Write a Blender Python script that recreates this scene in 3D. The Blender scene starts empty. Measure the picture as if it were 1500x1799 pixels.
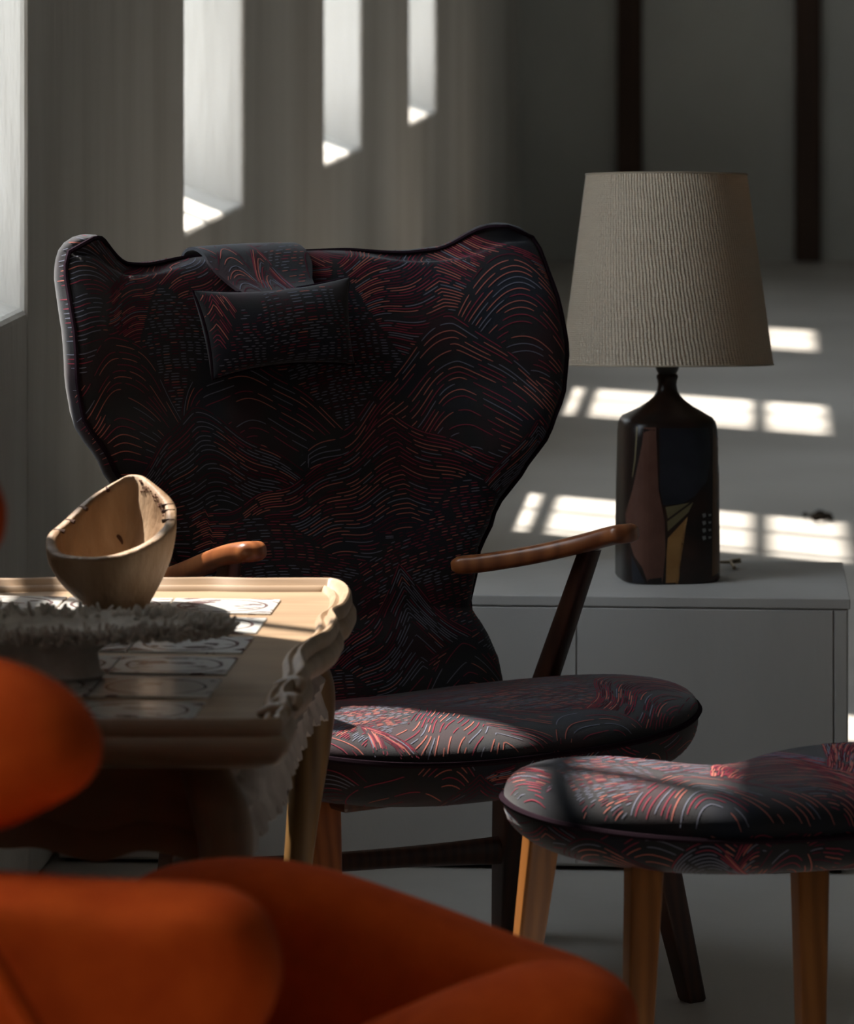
import bpy, bmesh, math, random
from mathutils import Vector, Matrix, noise
from mathutils.bvhtree import BVHTree
S = bpy.context.scene
COL = S.collection
random.seed(7)
PI = math.pi
# ------------------------------------------------------------------ camera, world, sun, exposure
F = 7250.0; CH = 1.4; HY = -78.0                     # focal length in px, camera height, horizon row
cam = bpy.data.cameras.new('camera'); co = bpy.data.objects.new('camera', cam); COL.objects.link(co)
co.location = (0, 0, CH); co.rotation_euler = (PI/2, 0, 0)
cam.sensor_fit = 'VERTICAL'; cam.sensor_height = 36; cam.sensor_width = 30; cam.lens = F/1799*36
cam.shift_y = -(899.5-HY)/1799; cam.clip_start = .1; cam.clip_end = 200
cam.dof.use_dof = True; cam.dof.focus_distance = 5.6; cam.dof.aperture_fstop = 8.0
S.camera = co
SUN_DIR = Vector((.81, -.585, -1.0*math.tan(math.radians(56))))
w = bpy.data.worlds.new('sky'); S.world = w; w.use_nodes = True
bg = w.node_tree.nodes['Background']; bg.inputs[0].default_value = (.78, .89, 1.0, 1); bg.inputs[1].default_value = 3.1
sl = bpy.data.lights.new('sun', 'SUN'); sl.energy = 7.2; sl.angle = math.radians(.8); sl.color = (1, .93, .84)
so = bpy.data.objects.new('sun', sl); COL.objects.link(so)
so.rotation_euler = SUN_DIR.to_track_quat('-Z', 'Y').to_euler(); so.location = (-4, 8, 8)
S.view_settings.view_transform = 'Standard'; S.view_settings.look = 'None'
S.view_settings.exposure = 1.05; S.view_settings.gamma = 1; S.view_settings.use_curve_mapping = False

def P(px, py, Z): return Vector(((px-750)*Z/F, Z, CH-(py-HY)*Z/F))
def on_z(px, py, z):                                 # point at height z seen at pixel
    Z = (CH-z)*F/(py-HY); return Vector(((px-750)*Z/F, Z, z))

# ------------------------------------------------------------------ materials
def mat(name, col, rough=.6, spec=.5, sheen=0, metal=0):
    m = bpy.data.materials.new(name); m.use_nodes = True
    b = m.node_tree.nodes['Principled BSDF']
    b.inputs['Base Color'].default_value = (*col, 1); b.inputs['Roughness'].default_value = rough
    b.inputs['Specular IOR Level'].default_value = spec; b.inputs['Metallic'].default_value = metal
    if sheen: b.inputs['Sheen Weight'].default_value = sheen; b.inputs['Sheen Roughness'].default_value = .5
    return m
def N(m, t, **k):
    n = m.node_tree.nodes.new(t)
    for a, v in k.items():
        if a.startswith('i_'): n.inputs[a[2:].replace('_', ' ')].default_value = v
        else: setattr(n, a, v)
    return n
def L(m, a, b): m.node_tree.links.new(a, b)
def coords(m, scale=(1, 1, 1), kind='Object', rot=(0, 0, 0)):
    t = N(m, 'ShaderNodeTexCoord'); mp = N(m, 'ShaderNodeMapping')
    mp.inputs['Scale'].default_value = scale; mp.inputs['Rotation'].default_value = rot
    L(m, t.outputs[kind], mp.inputs[0]); return mp.outputs[0]
def ramp(m, src, stops):
    r = N(m, 'ShaderNodeValToRGB'); e = r.color_ramp.elements
    while len(e) < len(stops): e.new(.5)
    for el, (p, c) in zip(e, stops): el.position = p; el.color = (*c, 1)
    L(m, src, r.inputs[0]); return r.outputs[0]
def bump(m, src, strength=.3, dist=.002):
    b = N(m, 'ShaderNodeBump'); b.inputs['Strength'].default_value = strength; b.inputs['Distance'].default_value = dist
    L(m, src, b.inputs['Height']); L(m, b.outputs[0], m.node_tree.nodes['Principled BSDF'].inputs['Normal'])
def base(m, src): L(m, src, m.node_tree.nodes['Principled BSDF'].inputs['Base Color'])
def noisy(name, stops, scale=5, stretch=(1, 1, 1), rough=.7, bs=.3, bd=.003, detail=6, bscale=None, spec=.4, kind='Object'):
    m = mat(name, (.5, .5, .5), rough, spec)
    v = coords(m, stretch, kind)
    n = N(m, 'ShaderNodeTexNoise'); n.inputs['Scale'].default_value = scale; n.inputs['Detail'].default_value = detail
    L(m, v, n.inputs['Vector']); base(m, ramp(m, n.outputs[0], stops))
    if bs:
        n2 = N(m, 'ShaderNodeTexNoise'); n2.inputs['Scale'].default_value = bscale or scale*6; n2.inputs['Detail'].default_value = 4
        L(m, v, n2.inputs['Vector']); bump(m, n2.outputs[0], bs, bd)
    return m
def wood(name, c0, c1, scale=8, stretch=(1, 1, .12), rough=.4, bs=.15, wave=.35):
    m = mat(name, c0, rough, .5)
    v = coords(m, stretch)
    n = N(m, 'ShaderNodeTexNoise'); n.inputs['Scale'].default_value = scale*3; n.inputs['Detail'].default_value = 8; n.inputs['Distortion'].default_value = .6
    L(m, v, n.inputs['Vector'])
    w_ = N(m, 'ShaderNodeTexWave'); w_.inputs['Scale'].default_value = scale*2; w_.inputs['Distortion'].default_value = 6; w_.inputs['Detail'].default_value = 3
    L(m, v, w_.inputs['Vector'])
    mx = N(m, 'ShaderNodeMix'); mx.data_type = 'FLOAT'; mx.inputs[0].default_value = wave
    L(m, n.outputs[0], mx.inputs[2]); L(m, w_.outputs['Fac'], mx.inputs[3])
    base(m, ramp(m, mx.outputs[0], [(.25, c0), (.5, tuple((a+b)/2 for a, b in zip(c0, c1))), (.75, c1)]))
    bump(m, mx.outputs[0], bs, .001)
    return m

WALL = noisy('lime_plaster', [(.32, (.48, .445, .40)), (.5, (.61, .575, .525)), (.68, (.70, .665, .615))], 2.6, (1, 1, .16), .9, .7, .006, bscale=26, spec=.2)
FLOOR = noisy('worn_concrete', [(.25, (.36, .335, .30)), (.5, (.485, .455, .415)), (.75, (.58, .55, .505))], .9, rough=.55, bs=.15, bd=.003, bscale=40, spec=.35)
CEIL = mat('ceiling_paint', (.45, .44, .42), .9, .1)
BACKW = noisy('stained_plaster', [(.3, (.44, .44, .41)), (.7, (.60, .60, .56))], 1.3, (1, 1, .6), .9, .3, .01, spec=.15)
POST = wood('dark_post_wood', (.035, .018, .012), (.075, .038, .022), 5, rough=.8)
WHITE = noisy('brushed_white_paint', [(.3, (.475, .455, .43)), (.7, (.55, .53, .505))], 4, rough=.55, bs=.5, bd=.0015, bscale=60, stretch=(1, 1, .35))
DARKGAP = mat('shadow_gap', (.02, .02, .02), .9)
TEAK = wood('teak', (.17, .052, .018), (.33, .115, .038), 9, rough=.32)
SHADE_TEAK = wood('shaded_teak', (.035, .012, .007), (.075, .026, .013), 9, rough=.4)  # teak with shade put into its colour, for the unlit chair wood
LBEECH = wood('honey_teak', (.15, .050, .010), (.26, .098, .022), 8, rough=.35)
OAK = wood('pale_oak', (.25, .162, .096), (.39, .268, .165), 10, (.12, 1, 1), .42, wave=0)
OAKV = wood('carved_oak', (.17, .10, .055), (.28, .18, .105), 8, (.15, 1, 1), .45, wave=0)
LEGW = wood('lit_oak_leg', (.13, .064, .018), (.24, .13, .042), 8, (1, 1, .1), .4)  # golden tone paints the light on the far table legs
CARVE = noisy('lit_carving', [(.3, (.34, .27, .23)), (.7, (.55, .47, .42))], 14, rough=.55, bs=.5, bd=.003)  # paleness of caught window light is painted into the carving
FAB = mat('black_navy_weave', (.0075, .0078, .011), .85, .15, .18)
v = coords(FAB, (1, 1, 1)); nn = N(FAB, 'ShaderNodeTexNoise'); nn.inputs['Scale'].default_value = 9; nn.inputs['Detail'].default_value = 2
L(FAB, v, nn.inputs['Vector']); base(FAB, ramp(FAB, nn.outputs[0], [(.35, (.011, .013, .021)), (.5, (.016, .016, .018)), (.68, (.028, .013, .017))]))
n2 = N(FAB, 'ShaderNodeTexNoise'); n2.inputs['Scale'].default_value = 900; L(FAB, v, n2.inputs['Vector']); bump(FAB, n2.outputs[0], .4, .0006)
THREADS = [mat('crimson_thread', (.21, .026, .046), .8, .2), mat('coral_thread', (.37, .115, .09), .8, .2),
           mat('blue_grey_thread', (.135, .14, .185), .8, .2), mat('plum_thread', (.085, .010, .022), .8, .2)]
PIPE = mat('piping_cloth', (.014, .007, .011), .95, .05)
ORANGE = noisy('orange_wool', [(.3, (.54, .062, .005)), (.7, (.66, .088, .008))], 30, rough=.9, bs=.2, bd=.001, bscale=300, spec=.15)
BOWL = noisy('carved_light_wood', [(.3, (.21, .115, .055)), (.55, (.33, .21, .12)), (.75, (.44, .31, .20))], 16, (1, 1, .35), .6, .9, .006, bscale=45)
CORAL = noisy('rough_white_ceramic', [(.3, (.46, .42, .37)), (.7, (.68, .63, .57))], 40, rough=.8, bs=.4, bd=.002)
CRACK = mat('dark_crack', (.05, .02, .01), .9)

# ------------------------------------------------------------------ mesh helpers
def tag(o, label, cat, group=None):
    o['label'] = label; o['category'] = cat
    if group: o['group'] = group
    return o
def thing(name, label, cat, loc=(0, 0, 0), rz=0, group=None):
    o = bpy.data.objects.new(name, None); COL.objects.link(o); o.location = loc; o.rotation_euler = (0, 0, rz)
    o.empty_display_size = .05
    return tag(o, label, cat, group)
def make(name, V, Fc, m, parent=None, smooth=True, world=False, bevel=0, mats=None, mi=None, seg=2, angle=40):
    me = bpy.data.meshes.new(name)
    if parent is not None and world:
        M = Matrix.LocRotScale(parent.location, parent.rotation_euler, (1, 1, 1)).inverted()
        V = [M @ Vector(v) for v in V]
    me.from_pydata([tuple(v) for v in V], [], Fc); me.update()
    bm = bmesh.new(); bm.from_mesh(me); bmesh.ops.recalc_face_normals(bm, faces=bm.faces) if mats is None else None
    bm.to_mesh(me); bm.free()
    for mm in (mats or [m]): me.materials.append(mm)
    if mi: me.polygons.foreach_set('material_index', mi)
    if smooth:
        me.polygons.foreach_set('use_smooth', [True]*len(me.polygons))
        if angle: me.set_sharp_from_angle(angle=math.radians(angle))
    o = bpy.data.objects.new(name, me); COL.objects.link(o)
    if parent is not None: o.parent = parent
    if bevel:
        b = o.modifiers.new('bevel', 'BEVEL'); b.width = bevel; b.segments = seg; b.limit_method = 'ANGLE'; b.angle_limit = math.radians(35)
    return o
def struct(o): o['kind'] = 'structure'; return o
def boxg(x0, x1, y0, y1, z0, z1):
    V = [(x, y, z) for z in (z0, z1) for y in (y0, y1) for x in (x0, x1)]
    return V, [(0, 2, 3, 1), (4, 5, 7, 6), (0, 1, 5, 4), (2, 6, 7, 3), (0, 4, 6, 2), (1, 3, 7, 5)]
def join(*gs):
    V, Fc = [], []
    for v_, f_ in gs:
        n = len(V); V += list(v_); Fc += [tuple(i+n for i in f) for f in f_]
    return V, Fc
def loft(secs, cap=True, closed=False):
    n = len(secs[0]); V = [p for s in secs for p in s]; Fc = []
    K = len(secs)
    for k in range(K if closed else K-1):
        a = k*n; b = ((k+1) % K)*n
        for i in range(n): j = (i+1) % n; Fc.append((a+i, a+j, b+j, b+i))
    if cap and not closed: Fc.append(tuple(range(n))[::-1]); Fc.append(tuple((K-1)*n+i for i in range(n)))
    return V, Fc
def sup(c, ax, ay, n=3.0, k=20, rot=0, e=None, u=None, v_=None):
    u = u or Vector((1, 0, 0)); v_ = v_ or Vector((0, 1, 0)); out = []
    for i in range(k):
        a = 2*PI*i/k+.0001; ca, sa = math.cos(a), math.sin(a)
        x = ax*math.copysign(abs(ca)**(2/n), ca); y = ay*math.copysign(abs(sa)**(2/n), sa)
        xr = x*math.cos(rot)-y*math.sin(rot); yr = x*math.sin(rot)+y*math.cos(rot)
        out.append(Vector(c)+u*xr+v_*yr)
    return out
def catmull(pts, k=8, closed=False):
    pts = [Vector(p) for p in pts]; n = len(pts); out = []
    R = range(n if closed else n-1)
    for i in R:
        p0 = pts[(i-1) % n] if closed or i > 0 else pts[0]*2-pts[1]
        p1 = pts[i]; p2 = pts[(i+1) % n]
        p3 = pts[(i+2) % n] if closed or i+2 < n else pts[-1]*2-pts[-2]
        for j in range(k):
            t = j/k
            out.append(.5*((2*p1)+(p2-p0)*t+(2*p0-5*p1+4*p2-p3)*t*t+(3*p1-p0-3*p2+p3)*t*t*t))
    if not closed: out.append(pts[-1].copy())
    return out
def tube(path, r, k=8, closed=False, cap=True, flat=None):
    path = [Vector(p) for p in path]; n = len(path); secs = []; up = None
    for i, p in enumerate(path):
        a = path[(i-1) % n] if (closed or i > 0) else p; b = path[(i+1) % n] if (closed or i < n-1) else p
        t = (b-a).normalized()
        if up is None: up = Vector((0, 0, 1)) if abs(t.z) < .9 else Vector((0, 1, 0))
        s = t.cross(up).normalized(); q = s.cross(t).normalized(); up = q
        rr = r(i/(n-1)) if callable(r) else r
        ra, rb = rr if isinstance(rr, tuple) else (rr, rr)
        secs.append([p+s*math.cos(2*PI*j/k)*ra+q*math.sin(2*PI*j/k)*rb for j in range(k)])
    return loft(secs, cap and not closed, closed)
def interp(x, tab):
    if x <= tab[0][0]: return tab[0][1]
    for (a, b), (c, d) in zip(tab, tab[1:]):
        if x <= c:
            t = (x-a)/(c-a); t = t*t*(3-2*t)*.5+t*.5
            return b+(d-b)*t
    return tab[-1][1]
def sm(a, b, x):
    t = min(1, max(0, (x-a)/(b-a))); return t*t*(3-2*t)

# ------------------------------------------------------------------ woven hill pattern: dashed thread lines laid on a surface
def hills(x0, x1, y0, y1, rows, cols, rnd, kinds=None):
    H = []
    for r in range(rows):
        for c in range(cols):
            cx = x0+(x1-x0)*((c+.5+(.5 if r % 2 else 0)+rnd.uniform(-.22, .22))/cols)-(x1-x0)/cols*.25
            top = y1-(y1-y0)*(r+rnd.uniform(-.25, .3))/rows+.02
            wd = (x1-x0)/cols*rnd.uniform(.65, 1.15)
            H.append(dict(cx=cx, top=top, w=wd, A=(y1-y0)/rows*rnd.uniform(1.3, 2.9), skew=rnd.uniform(-.5, .5),
                          p=rnd.choice([1.0, 1.5, 2.2, 2.6]), kind=rnd.choice(['nest', 'nest', 'brick', 'wave', 'nest', 'brick', 'wave']),
                          pal=rnd.choice([(4, 3, 1, 2), (3, 4, 2, 3), (2, 1, 5, 2), (5, 2, 1, 4), (2, 1, 6, 1)]), ph=rnd.uniform(0, 6)))
    if kinds:
        for i, h in enumerate(H): h['kind'] = kinds[i % len(kinds)]; h['pal'] = (2, 1, 5, 2) if h['kind'] == 'brick' else h['pal']
    return H
def hh(h, u):
    x = (u-h['cx'])/h['w']; x = x+h['skew']*x*x*.6 if abs(x) < 1 else x
    s = math.exp(-abs(x*1.7)**h['p'])
    return h['top']-h['A']*(1-s)+.004*math.sin(u*60+h['ph']), s
def strokes(x0, x1, y0, y1, rows, cols, seed, kinds=None):
    rnd = random.Random(seed); H = hills(x0, x1, y0, y1, rows, cols, rnd, kinds); out = []
    def vis(k, u, v_):
        for j in range(k+1, min(len(H), k+1+2*cols+2)):
            h = H[j]
            if abs(u-h['cx']) < h['w']*1.1 and v_ < hh(h, u)[0]+.001: return False
        return True
    for k, h in enumerate(H):
        gap = {'nest': rnd.uniform(.0042, .0062), 'brick': .0038, 'wave': rnd.uniform(.008, .012)}[h['kind']]
        nl = int(h['A']*1.9/gap)+4
        palette = [i for i, c in enumerate(h['pal']) for _ in range(c)]
        bl = rnd.uniform(.016, .022)
        for l in range(nl):
            u = h['cx']-h['w']*1.1+rnd.uniform(0, .02); colr = rnd.choice(palette)
            cur = []; rem = rnd.uniform(.012, .05); on = True
            while u < h['cx']+h['w']*1.1:
                hv, s = hh(h, u)
                if h['kind'] == 'nest': v_ = hv-l*gap*(.35+.75*s)
                elif h['kind'] == 'brick': v_ = h['top']-l*gap+.12*h['skew']*(u-h['cx'])-.8*(u-h['cx'])**2; 
                else: v_ = hv-l*gap*(.6+.5*s)+.004*math.sin(u*35+l*.35+h['ph'])
                ok = v_ <= hv+.0004 and y0 < v_ < y1 and x0 < u < x1 and vis(k, u, v_)
                if l == 0 and h['kind'] != 'brick': on = True; colr = 3 if k % 2 else 0
                if ok and on: cur.append((u, v_))
                elif cur:
                    if len(cur) > 2: out.append((cur, colr))
                    cur = []
                step = .0032; u += step; rem -= step*(1+abs((hh(h, u)[0]-hv)/step)*.7)
                if rem <= 0:
                    if cur:
                        if len(cur) > 2: out.append((cur, colr))
                        cur = []
                    if h['kind'] == 'brick':
                        cell = noise.noise(Vector((u*14, l*.16, k*7.1)))
                        colr = (2 if cell > .12 else rnd.choice(palette)) if rnd.random() < .8 else rnd.choice(palette)
                        on = noise.noise(Vector((u*40, l*.5, k*3.3))) > -.32; rem = bl; u += .0012
                    elif h['kind'] == 'nest':
                        cell = noise.noise(Vector((u*10, l*.2, k*5.1)))
                        colr = rnd.choice(palette); on = cell > -.28 or rnd.random() < .4; rem = rnd.uniform(.02, .09); u += .001
                    else:
                        colr = rnd.choice([0, 1, 1, 0, 2]); on = rnd.random() < .8; rem = rnd.uniform(.03, .09); u += .004
    return out
def lay(strk, bvh, cast, width=.00145, off=.0007, mincos=.12, cols=None):
    V, Fc, mi = [], [], []
    for pts, c in strk:
        run = []
        def flush():
            if len(run) > 1:
                n0 = len(V)
                for i, (p, n) in enumerate(run):
                    t = (run[min(i+1, len(run)-1)][0]-run[max(i-1, 0)][0]).normalized()
                    s = n.cross(t).normalized()*(width*(.5 if 0 < i < len(run)-1 else .3))
                    V.append(p+n*off-s); V.append(p+n*off+s)
                for i in range(len(run)-1):
                    a = n0+2*i; Fc.append((a, a+2, a+3, a+1)); mi.append(c)
        for u, v_ in pts:
            o, d = cast(u, v_); hit = bvh.ray_cast(o, d, 3.0)
            if hit[0] is None or -hit[1].dot(d) < mincos or (run and (hit[0]-run[-1][0]).length > .02):
                flush(); run = []
                if hit[0] is None or -hit[1].dot(d) < mincos: continue
            run.append((hit[0], hit[1]))
        flush()
    return V, Fc, mi
def woven(name, sets, bvh, parent):
    V, Fc, mi = [], [], []
    for st, cast in sets:
        a, b, c = lay(st, bvh, cast); n = len(V)
        V += a; Fc += [tuple(i+n for i in f) for f in b]; mi += c
    o = make(name, V, Fc, None, parent, smooth=True, mats=THREADS, mi=mi, angle=0); o['kind'] = 'stuff'; return o
def bvh_of(V, Fc): return BVHTree.FromPolygons([Vector(v_) for v_ in V], Fc)

def pillow(M, T, ns=48, nt=40):                        # closed cushion about a mid surface M(s,t), half thickness T(s,t)
    ss = [math.sin(PI/2*(-1+2*i/ns)) for i in range(ns+1)]; tt = [math.sin(PI/2*(-1+2*j/nt)) for j in range(nt+1)]
    e = 1e-3; front, back = [], []
    for t in tt:
        for s in ss:
            p = M(s, t); s_ = max(-1+e, min(1-e, s)); t_ = max(-1+e, min(1-e, t))
            n = (M(s_+e, t_)-M(s_-e, t_)).cross(M(s_, t_+e)-M(s_, t_-e)).normalized()
            h = T(s, t); front.append(p+n*h); back.append(p-n*h)
    W = ns+1; n = len(front); Fc = []
    for j in range(nt):
        for i in range(ns):
            a = j*W+i; Fc.append((a, a+1, a+W+1, a+W)); Fc.append((n+a, n+a+W, n+a+W+1, n+a+1))
    ring = [i for i in range(W)]+[j*W+ns for j in range(1, nt+1)]+[nt*W+i for i in range(ns-1, -1, -1)]+[j*W for j in range(nt-1, 0, -1)]
    for k in range(len(ring)):
        a, b = ring[k], ring[(k+1) % len(ring)]; Fc.append((a, n+a, n+b, b))
    return front+back, Fc, ring
def cushion(R, z0, zm, z1, saddle=lambda x, y: 0, K=96, rp=.42, zp=.75, up=None):
    V, Fc = [], []; rows = []
    prof = [(0.0, 1)]+[(i/22, 1) for i in range(1, 22)]+[(1, 0)]
    lv = []
    for i in range(0, 25):
        a = PI*i/24
        lv.append((math.sin(a)**rp if 0 < i < 24 else 0, math.copysign(abs(math.cos(a))**zp, math.cos(a))))
    V.append(Vector((0, 0, z1+saddle(0, 0))))
    for r, c in lv[1:-1]:
        st = len(V); rows.append(st)
        for k in range(K):
            f = 2*PI*k/K; x, y = R(f); x *= r; y *= r
            z = zm+(z1-zm)*c if c > 0 else zm+(zm-z0)*c
            V.append(Vector((x, y, z+saddle(x, y)*(1 if c > 0 else .5+.5*(1+c)))))
    V.append(Vector((0, 0, z0)))
    for k in range(K): Fc.append((0, rows[0]+k, rows[0]+(k+1) % K))
    for a, b in zip(rows, rows[1:]):
        for k in range(K): Fc.append((a+k, b+k, b+(k+1) % K, a+(k+1) % K))
    for k in range(K): Fc.append((rows[-1]+k, len(V)-1, rows[-1]+(k+1) % K))
    return V, Fc
def leg(secs, n=9, k=32):                              # secs: (center, ax, ay)
    return loft([sup(c, ax, ay, n, k) for c, ax, ay in secs])

# ================================================================== SETTING
XO = 1.09; TA = 580/F; NA = math.atan(TA)
WD = Vector((math.sin(NA), math.cos(NA), 0)); WO = Vector((-math.cos(NA), math.sin(NA), 0))
def WP(Z, d, z): return Vector((-XO+TA*Z, Z, z))+WO*d
TH = .50; ZEND = 18.9; CEILZ = 3.7
wins = [(2.62, 3.55, .87), (5.15, 6.17, .87), (7.86, 8.78, .87), (10.4, 11.4, .87), (12.95, 14.03, .87), (15.5, 16.6, 1.33)]
HEAD = 3.10; SLOPE = .33
gs = []
def wbox(a, b, z0, z1, zo=None):                      # prism in the wall; zo: top height at the outer face
    zo = z1 if zo is None else zo
    V = [WP(a, 0, z0), WP(b, 0, z0), WP(b, TH, z0), WP(a, TH, z0), WP(a, 0, z1), WP(b, 0, z1), WP(b, TH, zo), WP(a, TH, zo)]
    return V, [(0, 3, 2, 1), (4, 5, 6, 7), (0, 1, 5, 4), (1, 2, 6, 5), (2, 3, 7, 6), (3, 0, 4, 7)]
prev = -4.0
for (a, b, sz) in wins:
    gs += [wbox(prev, a, 0, CEILZ), wbox(a, b, 0, sz, sz+SLOPE*TH), wbox(a, b, HEAD, CEILZ)]; prev = b
gs.append(wbox(prev, ZEND+.3, 0, CEILZ))
V, Fc = join(*gs); struct(make('wall_left', V, Fc, WALL, smooth=False, bevel=.012, seg=3))
XR = 7.0
def slabg(z0, z1):
    q = [WP(-4.3, TH, 0), WP(ZEND+.3, TH, 0), Vector((XR+.3, ZEND+.3, 0)), Vector((XR+.3, -4.3, 0))]
    return loft([[Vector((p.x, p.y, z)) for p in q] for z in (z0, z1)])
V, Fc = slabg(-.2, 0); struct(make('floor', V, Fc, FLOOR, smooth=False))
V, Fc = slabg(CEILZ, CEILZ+.2); struct(make('ceiling', V, Fc, CEIL, smooth=False))
V, Fc = boxg(-1.2, XR+.3, ZEND, ZEND+.3, 0, CEILZ); struct(make('wall_back', V, Fc, BACKW, smooth=False))
V, Fc = boxg(XR, XR+.3, -4.3, ZEND, 0, CEILZ); struct(make('wall_right', V, Fc, BACKW, smooth=False))
V, Fc = boxg(-2.0, XR, -4.3, -4.0, 0, CEILZ); struct(make('wall_front', V, Fc, BACKW, smooth=False))
FRM = mat('window_frame_paint', (.5, .5, .48), .6)
GLASS = bpy.data.materials.new('thin_window_glass'); GLASS.use_nodes = True
nt = GLASS.node_tree; nt.nodes.clear()
o_ = nt.nodes.new('ShaderNodeOutputMaterial'); mx = nt.nodes.new('ShaderNodeMixShader'); tr = nt.nodes.new('ShaderNodeBsdfTransparent'); gl = nt.nodes.new('ShaderNodeBsdfGlossy')
gl.inputs['Roughness'].default_value = .02; mx.inputs[0].default_value = .06
nt.links.new(tr.outputs[0], mx.inputs[1]); nt.links.new(gl.outputs[0], mx.inputs[2]); nt.links.new(mx.outputs[0], o_.inputs[0])
for i, (a, b, sz) in enumerate(wins):
    bot = sz+SLOPE*TH*.9; d0, d1 = TH-.07, TH-.03; parts = []
    def wb(a0, b0, z0, z1, e0=d0, e1=d1):
        V = [WP(a0, e0, z0), WP(b0, e0, z0), WP(b0, e1, z0), WP(a0, e1, z0), WP(a0, e0, z1), WP(b0, e0, z1), WP(b0, e1, z1), WP(a0, e1, z1)]
        return V, [(0, 3, 2, 1), (4, 5, 6, 7), (0, 1, 5, 4), (1, 2, 6, 5), (2, 3, 7, 6), (3, 0, 4, 7)]
    fr = thing(f'window_{i+1}', '', '', WP((a+b)/2, TH, bot)); del fr['label']; del fr['category']; struct(fr)
    V, Fc = join(wb(a, a+.035, bot, HEAD), wb(b-.035, b, bot, HEAD), wb(a, b, bot, bot+.035), wb(a, b, HEAD-.04, HEAD))
    make('window_frame', V, Fc, FRM, fr, smooth=False, world=True)
    for q in (1, 2):
        c = a+(b-a)*q/3; V, Fc = wb(c-.006, c+.006, bot, HEAD); make('glazing_bar', V, Fc, FRM, fr, False, True)
    for c in (1.74 if sz < 1 else 2.0, 2.68):
        V, Fc = wb(a, b, c-.008, c+.008); make('transom', V, Fc, FRM, fr, False, True)
    V, Fc = wb(a+.03, b-.03, bot+.03, HEAD-.03, TH-.052, TH-.048); make('pane', V, Fc, GLASS, fr, False, True)
    pl = bpy.data.lights.new('window_portal', 'AREA'); pl.shape = 'RECTANGLE'; pl.size = HEAD-sz; pl.size_y = b-a; pl.cycles.is_portal = True
    po = bpy.data.objects.new('window_portal', pl); COL.objects.link(po)
    po.location = WP((a+b)/2, TH+.01, (HEAD+sz)/2)
    zax = WO; xax = Vector((0, 0, 1)); yax = zax.cross(xax)
    po.rotation_euler = Matrix((xax, yax, zax)).transposed().to_euler()
V, Fc = boxg(-40, -2.6, -30, 50, -.25, -.05)
struct(make('ground_outside', V, Fc, noisy('outside_gravel', [(.3, (.13, .14, .12)), (.7, (.20, .20, .18))], 3), smooth=False))
for i, px in enumerate((1105, 1418)):
    x = (px-750)*ZEND/F; V, Fc = boxg(x-.058, x+.058, ZEND-.06, ZEND+.01, .0, CEILZ)
    o = make('post', V, Fc, POST, smooth=False, bevel=.008)
    tag(o, ['dark timber post on the back wall directly behind the lampshade', 'dark timber post on the back wall, to the right of the lampshade'][i], 'post', 'timber posts along the back wall')
V, Fc = join(boxg(-.2, .62, 15.38, 15.41, .0, .003)); o = struct(make('trim_1', V, Fc, mat('floor_joint', (.10, .09, .08), .9), smooth=False))
rr = random.Random(3); V = []; c = on_z(1441, 912, .005)
gl_ = []
for k in range(9):
    q = c+Vector((rr.uniform(-.035, .03), rr.uniform(-.05, .05), .002)); r = rr.uniform(.008, .02)
    gl_.append(loft([sup(q+Vector((0, 0, z)), r*s, r*s*.7, 2, 8, rr.uniform(0, 3)) for z, s in ((0, .7), (r*.5, 1), (r*.9, .4))]))
V, Fc = join(*gl_); tag(make('debris_clump', V, Fc, mat('dark_debris', (.006, .005, .004), 1, 0)), 'small dark clump of debris on the sunlit floor right of the lamp', 'debris')

# ================================================================== PLINTH
def plinth():
    zt = .42; A = on_z(77, 1512, 0); B = on_z(1490, 1537, 0)
    A = Vector((-XO+TA*6.36+.012, 6.37, 0)); B.z = 0
    ux = (B-A).normalized(); uy = Vector((-ux.y, ux.x, 0)); Wd = (B-A).length; D = .385
    t = thing('plinth', 'long low white painted display plinth that carries the table lamp', 'plinth', A, math.atan2(ux.y, ux.x))
    V, Fc = boxg(0, Wd, .004, D, .006, zt-.016); make('box_body', V, Fc, WHITE, t, False, bevel=.002)
    V, Fc = boxg(-.0, Wd+.003, 0, D+.002, zt-.0155, zt); make('top_panel', V, Fc, WHITE, t, False, bevel=.0015)
    V, Fc = boxg(.0, Wd-.02, .001, .004, .012, zt-.02); 
    x0 = 0
    for x1 in (.40, .80, Wd-.022, Wd-.001):
        V, Fc = boxg(x0+.0012, x1-.0012, -.001, .004, .010, zt-.018); make('front_panel', V, Fc, WHITE, t, False, bevel=.001); x0 = x1
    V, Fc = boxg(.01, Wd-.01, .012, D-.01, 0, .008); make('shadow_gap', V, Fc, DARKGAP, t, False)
plinth()

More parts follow.
